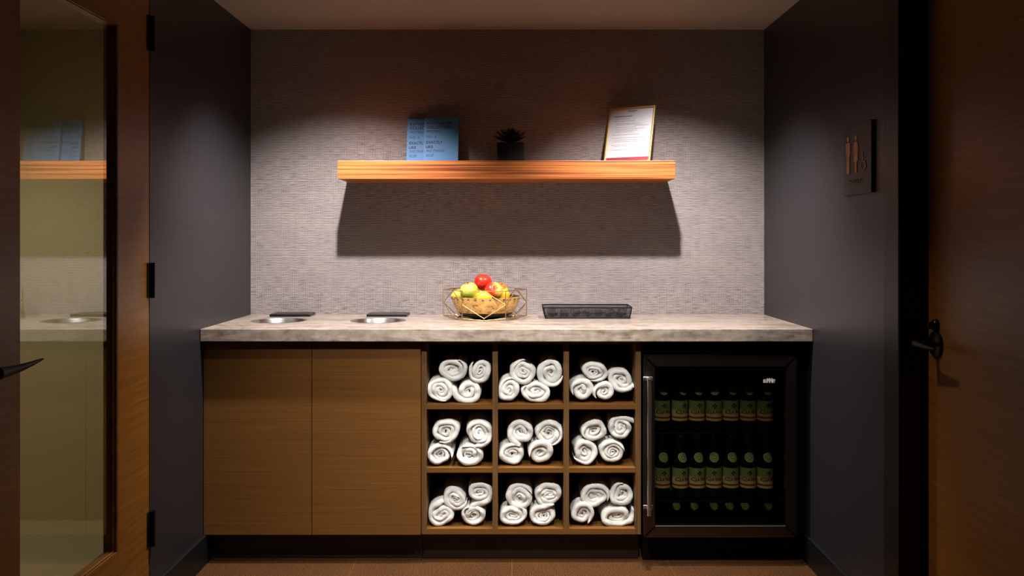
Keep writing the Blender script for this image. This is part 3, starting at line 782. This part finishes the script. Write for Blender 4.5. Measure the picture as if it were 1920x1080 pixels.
apple(.0395, GREEN, at(880, 547, 3.68), (.15, -.25, 0), 'green apple with a red blush at the front left of the pile', tall=1.0)
apple(.036, YEL, at(937, 545, 3.74), (.2, .2, 0), 'yellow apple half hidden behind the red and yellow one')
lemon(.026, at(861.5, 554, 3.72), (0, PI/2, .3), 'lemon peeping out at the left rim of the bowl', (226, 206, 70))
lemon(.027, at(906, 558, 3.65), (0, PI/2, -.2), 'lemon at the front centre, under the apples')
lemon(.026, at(944, 556, 3.70), (0, .4, .1), 'lemon standing on end at the right of the pile', (236, 178, 40))
lemon(.028, at(900, 560, 3.76), (0, PI/2, .6), 'lemon deep in the bowl beneath the red apple')

# ------------------------------------------------------------------ black tray with wrapped packets
M['smoke'] = m_glass('smoked_acrylic', (.70, .70, .72, 1), .0, .05)
fyb, fyt, byb, byt = 3.697, 3.680, 3.830, 3.845
xb0, xb1, xt0, xt1 = .143, .499, .133, .506; tz0, tz1 = CT+.0006, CT+.0490
tray = empty('serving_tray', (.32, 3.76, CT), 'long black see-through tray of wrapped packets at the right of the counter', 'tray')
bot = [Vector(p) for p in ((xb0, fyb, tz0), (xb1, fyb, tz0), (xb1, byb, tz0), (xb0, byb, tz0))]
top = [Vector(p) for p in ((xt0, fyt, tz1), (xt1, fyt, tz1), (xt1+.004, byt, tz1), (xt0, byt, tz1))]
b = B()
for k in range(4):
    j = (k+1) % 4; tube(b, [top[k], top[j]], .0030, 8); tube(b, [bot[k]+Vector((0, 0, .002)), bot[j]+Vector((0, 0, .002))], .0020, 8); tube(b, [bot[k]+Vector((0, 0, .002)), top[k]], .0024, 8)
P(obj('tray_rim', b, M['black'], tray, 60))
b = B()
for k in range(4):
    j = (k+1) % 4; vs = [bot[k], bot[j], top[j], top[k]]; nrm = (vs[1]-vs[0]).cross(vs[3]-vs[0]).normalized()*.0006
    A = [b.verts.new(v+nrm) for v in vs]; D = [b.verts.new(v-nrm) for v in vs]
    b.faces.new(A); b.faces.new(D[::-1])
    for q in range(4): b.faces.new((A[q], D[q], D[(q+1) % 4], A[(q+1) % 4]))
P(obj('tray_wall', b, M['smoke'], tray))
b = B(); box(b, xb0, xb1, fyb, byb, tz0, tz0+.0015); P(obj('tray_base', b, M['black_plastic'], tray))
M['foil'] = plain('black_foil', srgb(62, 60, 68), .14, .5, bump=1, bscale=150, Coat_Weight=1.0)
R = random.Random(21)
names = ('leftmost', 'second from the left', 'third from the left', 'fourth from the left', 'fifth from the left', 'sixth from the left', 'rightmost')
for i in range(7):
    b = B(); n1, n2 = 16, 12; so = R.uniform(0, 50); hx_, hy_, hz_ = .0262, .052, R.uniform(.017, .020)
    g = [[[b.verts.new((0, 0, 0)) for _ in range(n2+1)] for _ in range(n1+1)] for _ in range(2)]
    for sd in (0, 1):
        for p in range(n1+1):
            for q in range(n2+1):
                u, v_ = p/n1*2-1, q/n2*2-1; e = (1-abs(u)**4)*(1-abs(v_)**4)
                cr = noise.noise(Vector((u*3, v_*3, so+sd*9)))*.5+noise.noise(Vector((u*7, v_*7, so+sd*5)))*.55
                g[sd][p][q].co = Vector((u*hx_, v_*hy_, (1 if sd else -1)*hz_*e*(.75+cr)))
        for p in range(n1):
            for q in range(n2): b.faces.new((g[sd][p][q], g[sd][p+1][q], g[sd][p+1][q+1], g[sd][p][q+1]))
    bmesh.ops.remove_doubles(b, verts=b.verts, dist=.00005)
    o = obj('wrapped_packet', b, M['foil'], None, 35, (.176+i*.0487, 3.765, tz0+.0235)); o.rotation_euler = (R.uniform(-.06, .06), R.uniform(-.25, .25), R.uniform(-.1, .1))
    tag(o, 'crumpled dark foil packet, %s in the black tray' % names[i], 'packet', 'foil packets in the tray')

# ------------------------------------------------------------------ restroom sign on the right wall
sgn = empty('restroom_sign', (XR, 2.84, 1.5), 'dark restroom sign with tan man, woman and wheelchair figures on the right wall', 'sign')
xs_ = XR-.011
b = B(); box(b, xs_, XR-.001, 2.724, 2.952, 1.385, 1.613, .0015); plate = P(obj('sign_plate', b, plain('aubergine_plate', srgb(46, 28, 30), .5), sgn))
M['tan'] = plain('tan_inlay', srgb(190, 132, 72), .5)
def sg(u, v, w): return (xs_-w, 2.952-u, v)     # u runs from the far edge to the near edge
def disc(b, cu, cv, r, n=20): prism(b, [(cu+r*math.cos(2*PI*k/n), cv+r*math.sin(2*PI*k/n)) for k in range(n)], sg, .0018)
def strip(b, pts, w):
    for p, q in zip(pts, pts[1:]):
        d = Vector((q[0]-p[0], q[1]-p[1])).normalized(); n_ = Vector((-d.y, d.x))*w/2
        prism(b, [(p[0]+n_.x, p[1]+n_.y), (q[0]+n_.x, q[1]+n_.y), (q[0]-n_.x, q[1]-n_.y), (p[0]-n_.x, p[1]-n_.y)], sg, .0018)
b = B(); c = .044; z0 = 1.456
disc(b, c, z0+.115, .0092)
prism(b, [(c-.018, z0+.098), (c-.014, z0+.102), (c+.014, z0+.102), (c+.018, z0+.098), (c+.018, z0+.060), (c+.0135, z0+.060), (c+.0125, z0+.088), (c+.0115, z0+.088), (c+.0115, z0), (c+.002, z0), (c+.0015, z0+.055), (c-.0015, z0+.055), (c-.002, z0), (c-.0115, z0), (c-.0115, z0+.088), (c-.0125, z0+.088), (c-.0135, z0+.060), (c-.018, z0+.060)], sg, .0018)
o = obj('man_figure', b, M['tan'], plate); 
b = B(); c = .109; z0 = 1.454
disc(b, c, z0+.115, .0090)
prism(b, [(c-.012, z0+.102), (c+.012, z0+.102), (c+.024, z0+.066), (c+.0195, z0+.064), (c+.0105, z0+.088), (c+.018, z0+.038), (c+.008, z0+.038), (c+.007, z0), (c-.007, z0), (c-.008, z0+.038), (c-.018, z0+.038), (c-.0105, z0+.088), (c-.0195, z0+.064), (c-.024, z0+.066)], sg, .0018)
obj('woman_figure', b, M['tan'], plate)
b = B(); c = .168; z0 = 1.458
disc(b, c-.006, z0+.058, .0055)
strip(b, [(c-.005, z0+.052), (c-.003, z0+.028), (c+.013, z0+.028), (c+.020, z0+.008), (c+.025, z0+.010)], .0055); strip(b, [(c-.004, z0+.040), (c+.010, z0+.040)], .004)
strip(b, [(c-.001+.016*math.cos(a), z0+.017+.016*math.sin(a)) for a in [math.radians(125+i*15) for i in range(16)]], .0035)
obj('wheelchair_figure', b, M['tan'], plate)
b = B()
for i, pat in enumerate(((0, 1, 4), (0, 3), (1, 2, 3), (0, 1, 3, 4), (0, 2, 5), (1, 3, 4), (0, 4))):
    for q in pat:
        cu, cv = .055+i*.017+(q % 2)*.0055, 1.432-(q//2)*.0055; disc(b, cu, cv, .0016, 8)
obj('braille_dots', b, plain('dark_dots', srgb(24, 14, 14), .4), plate)
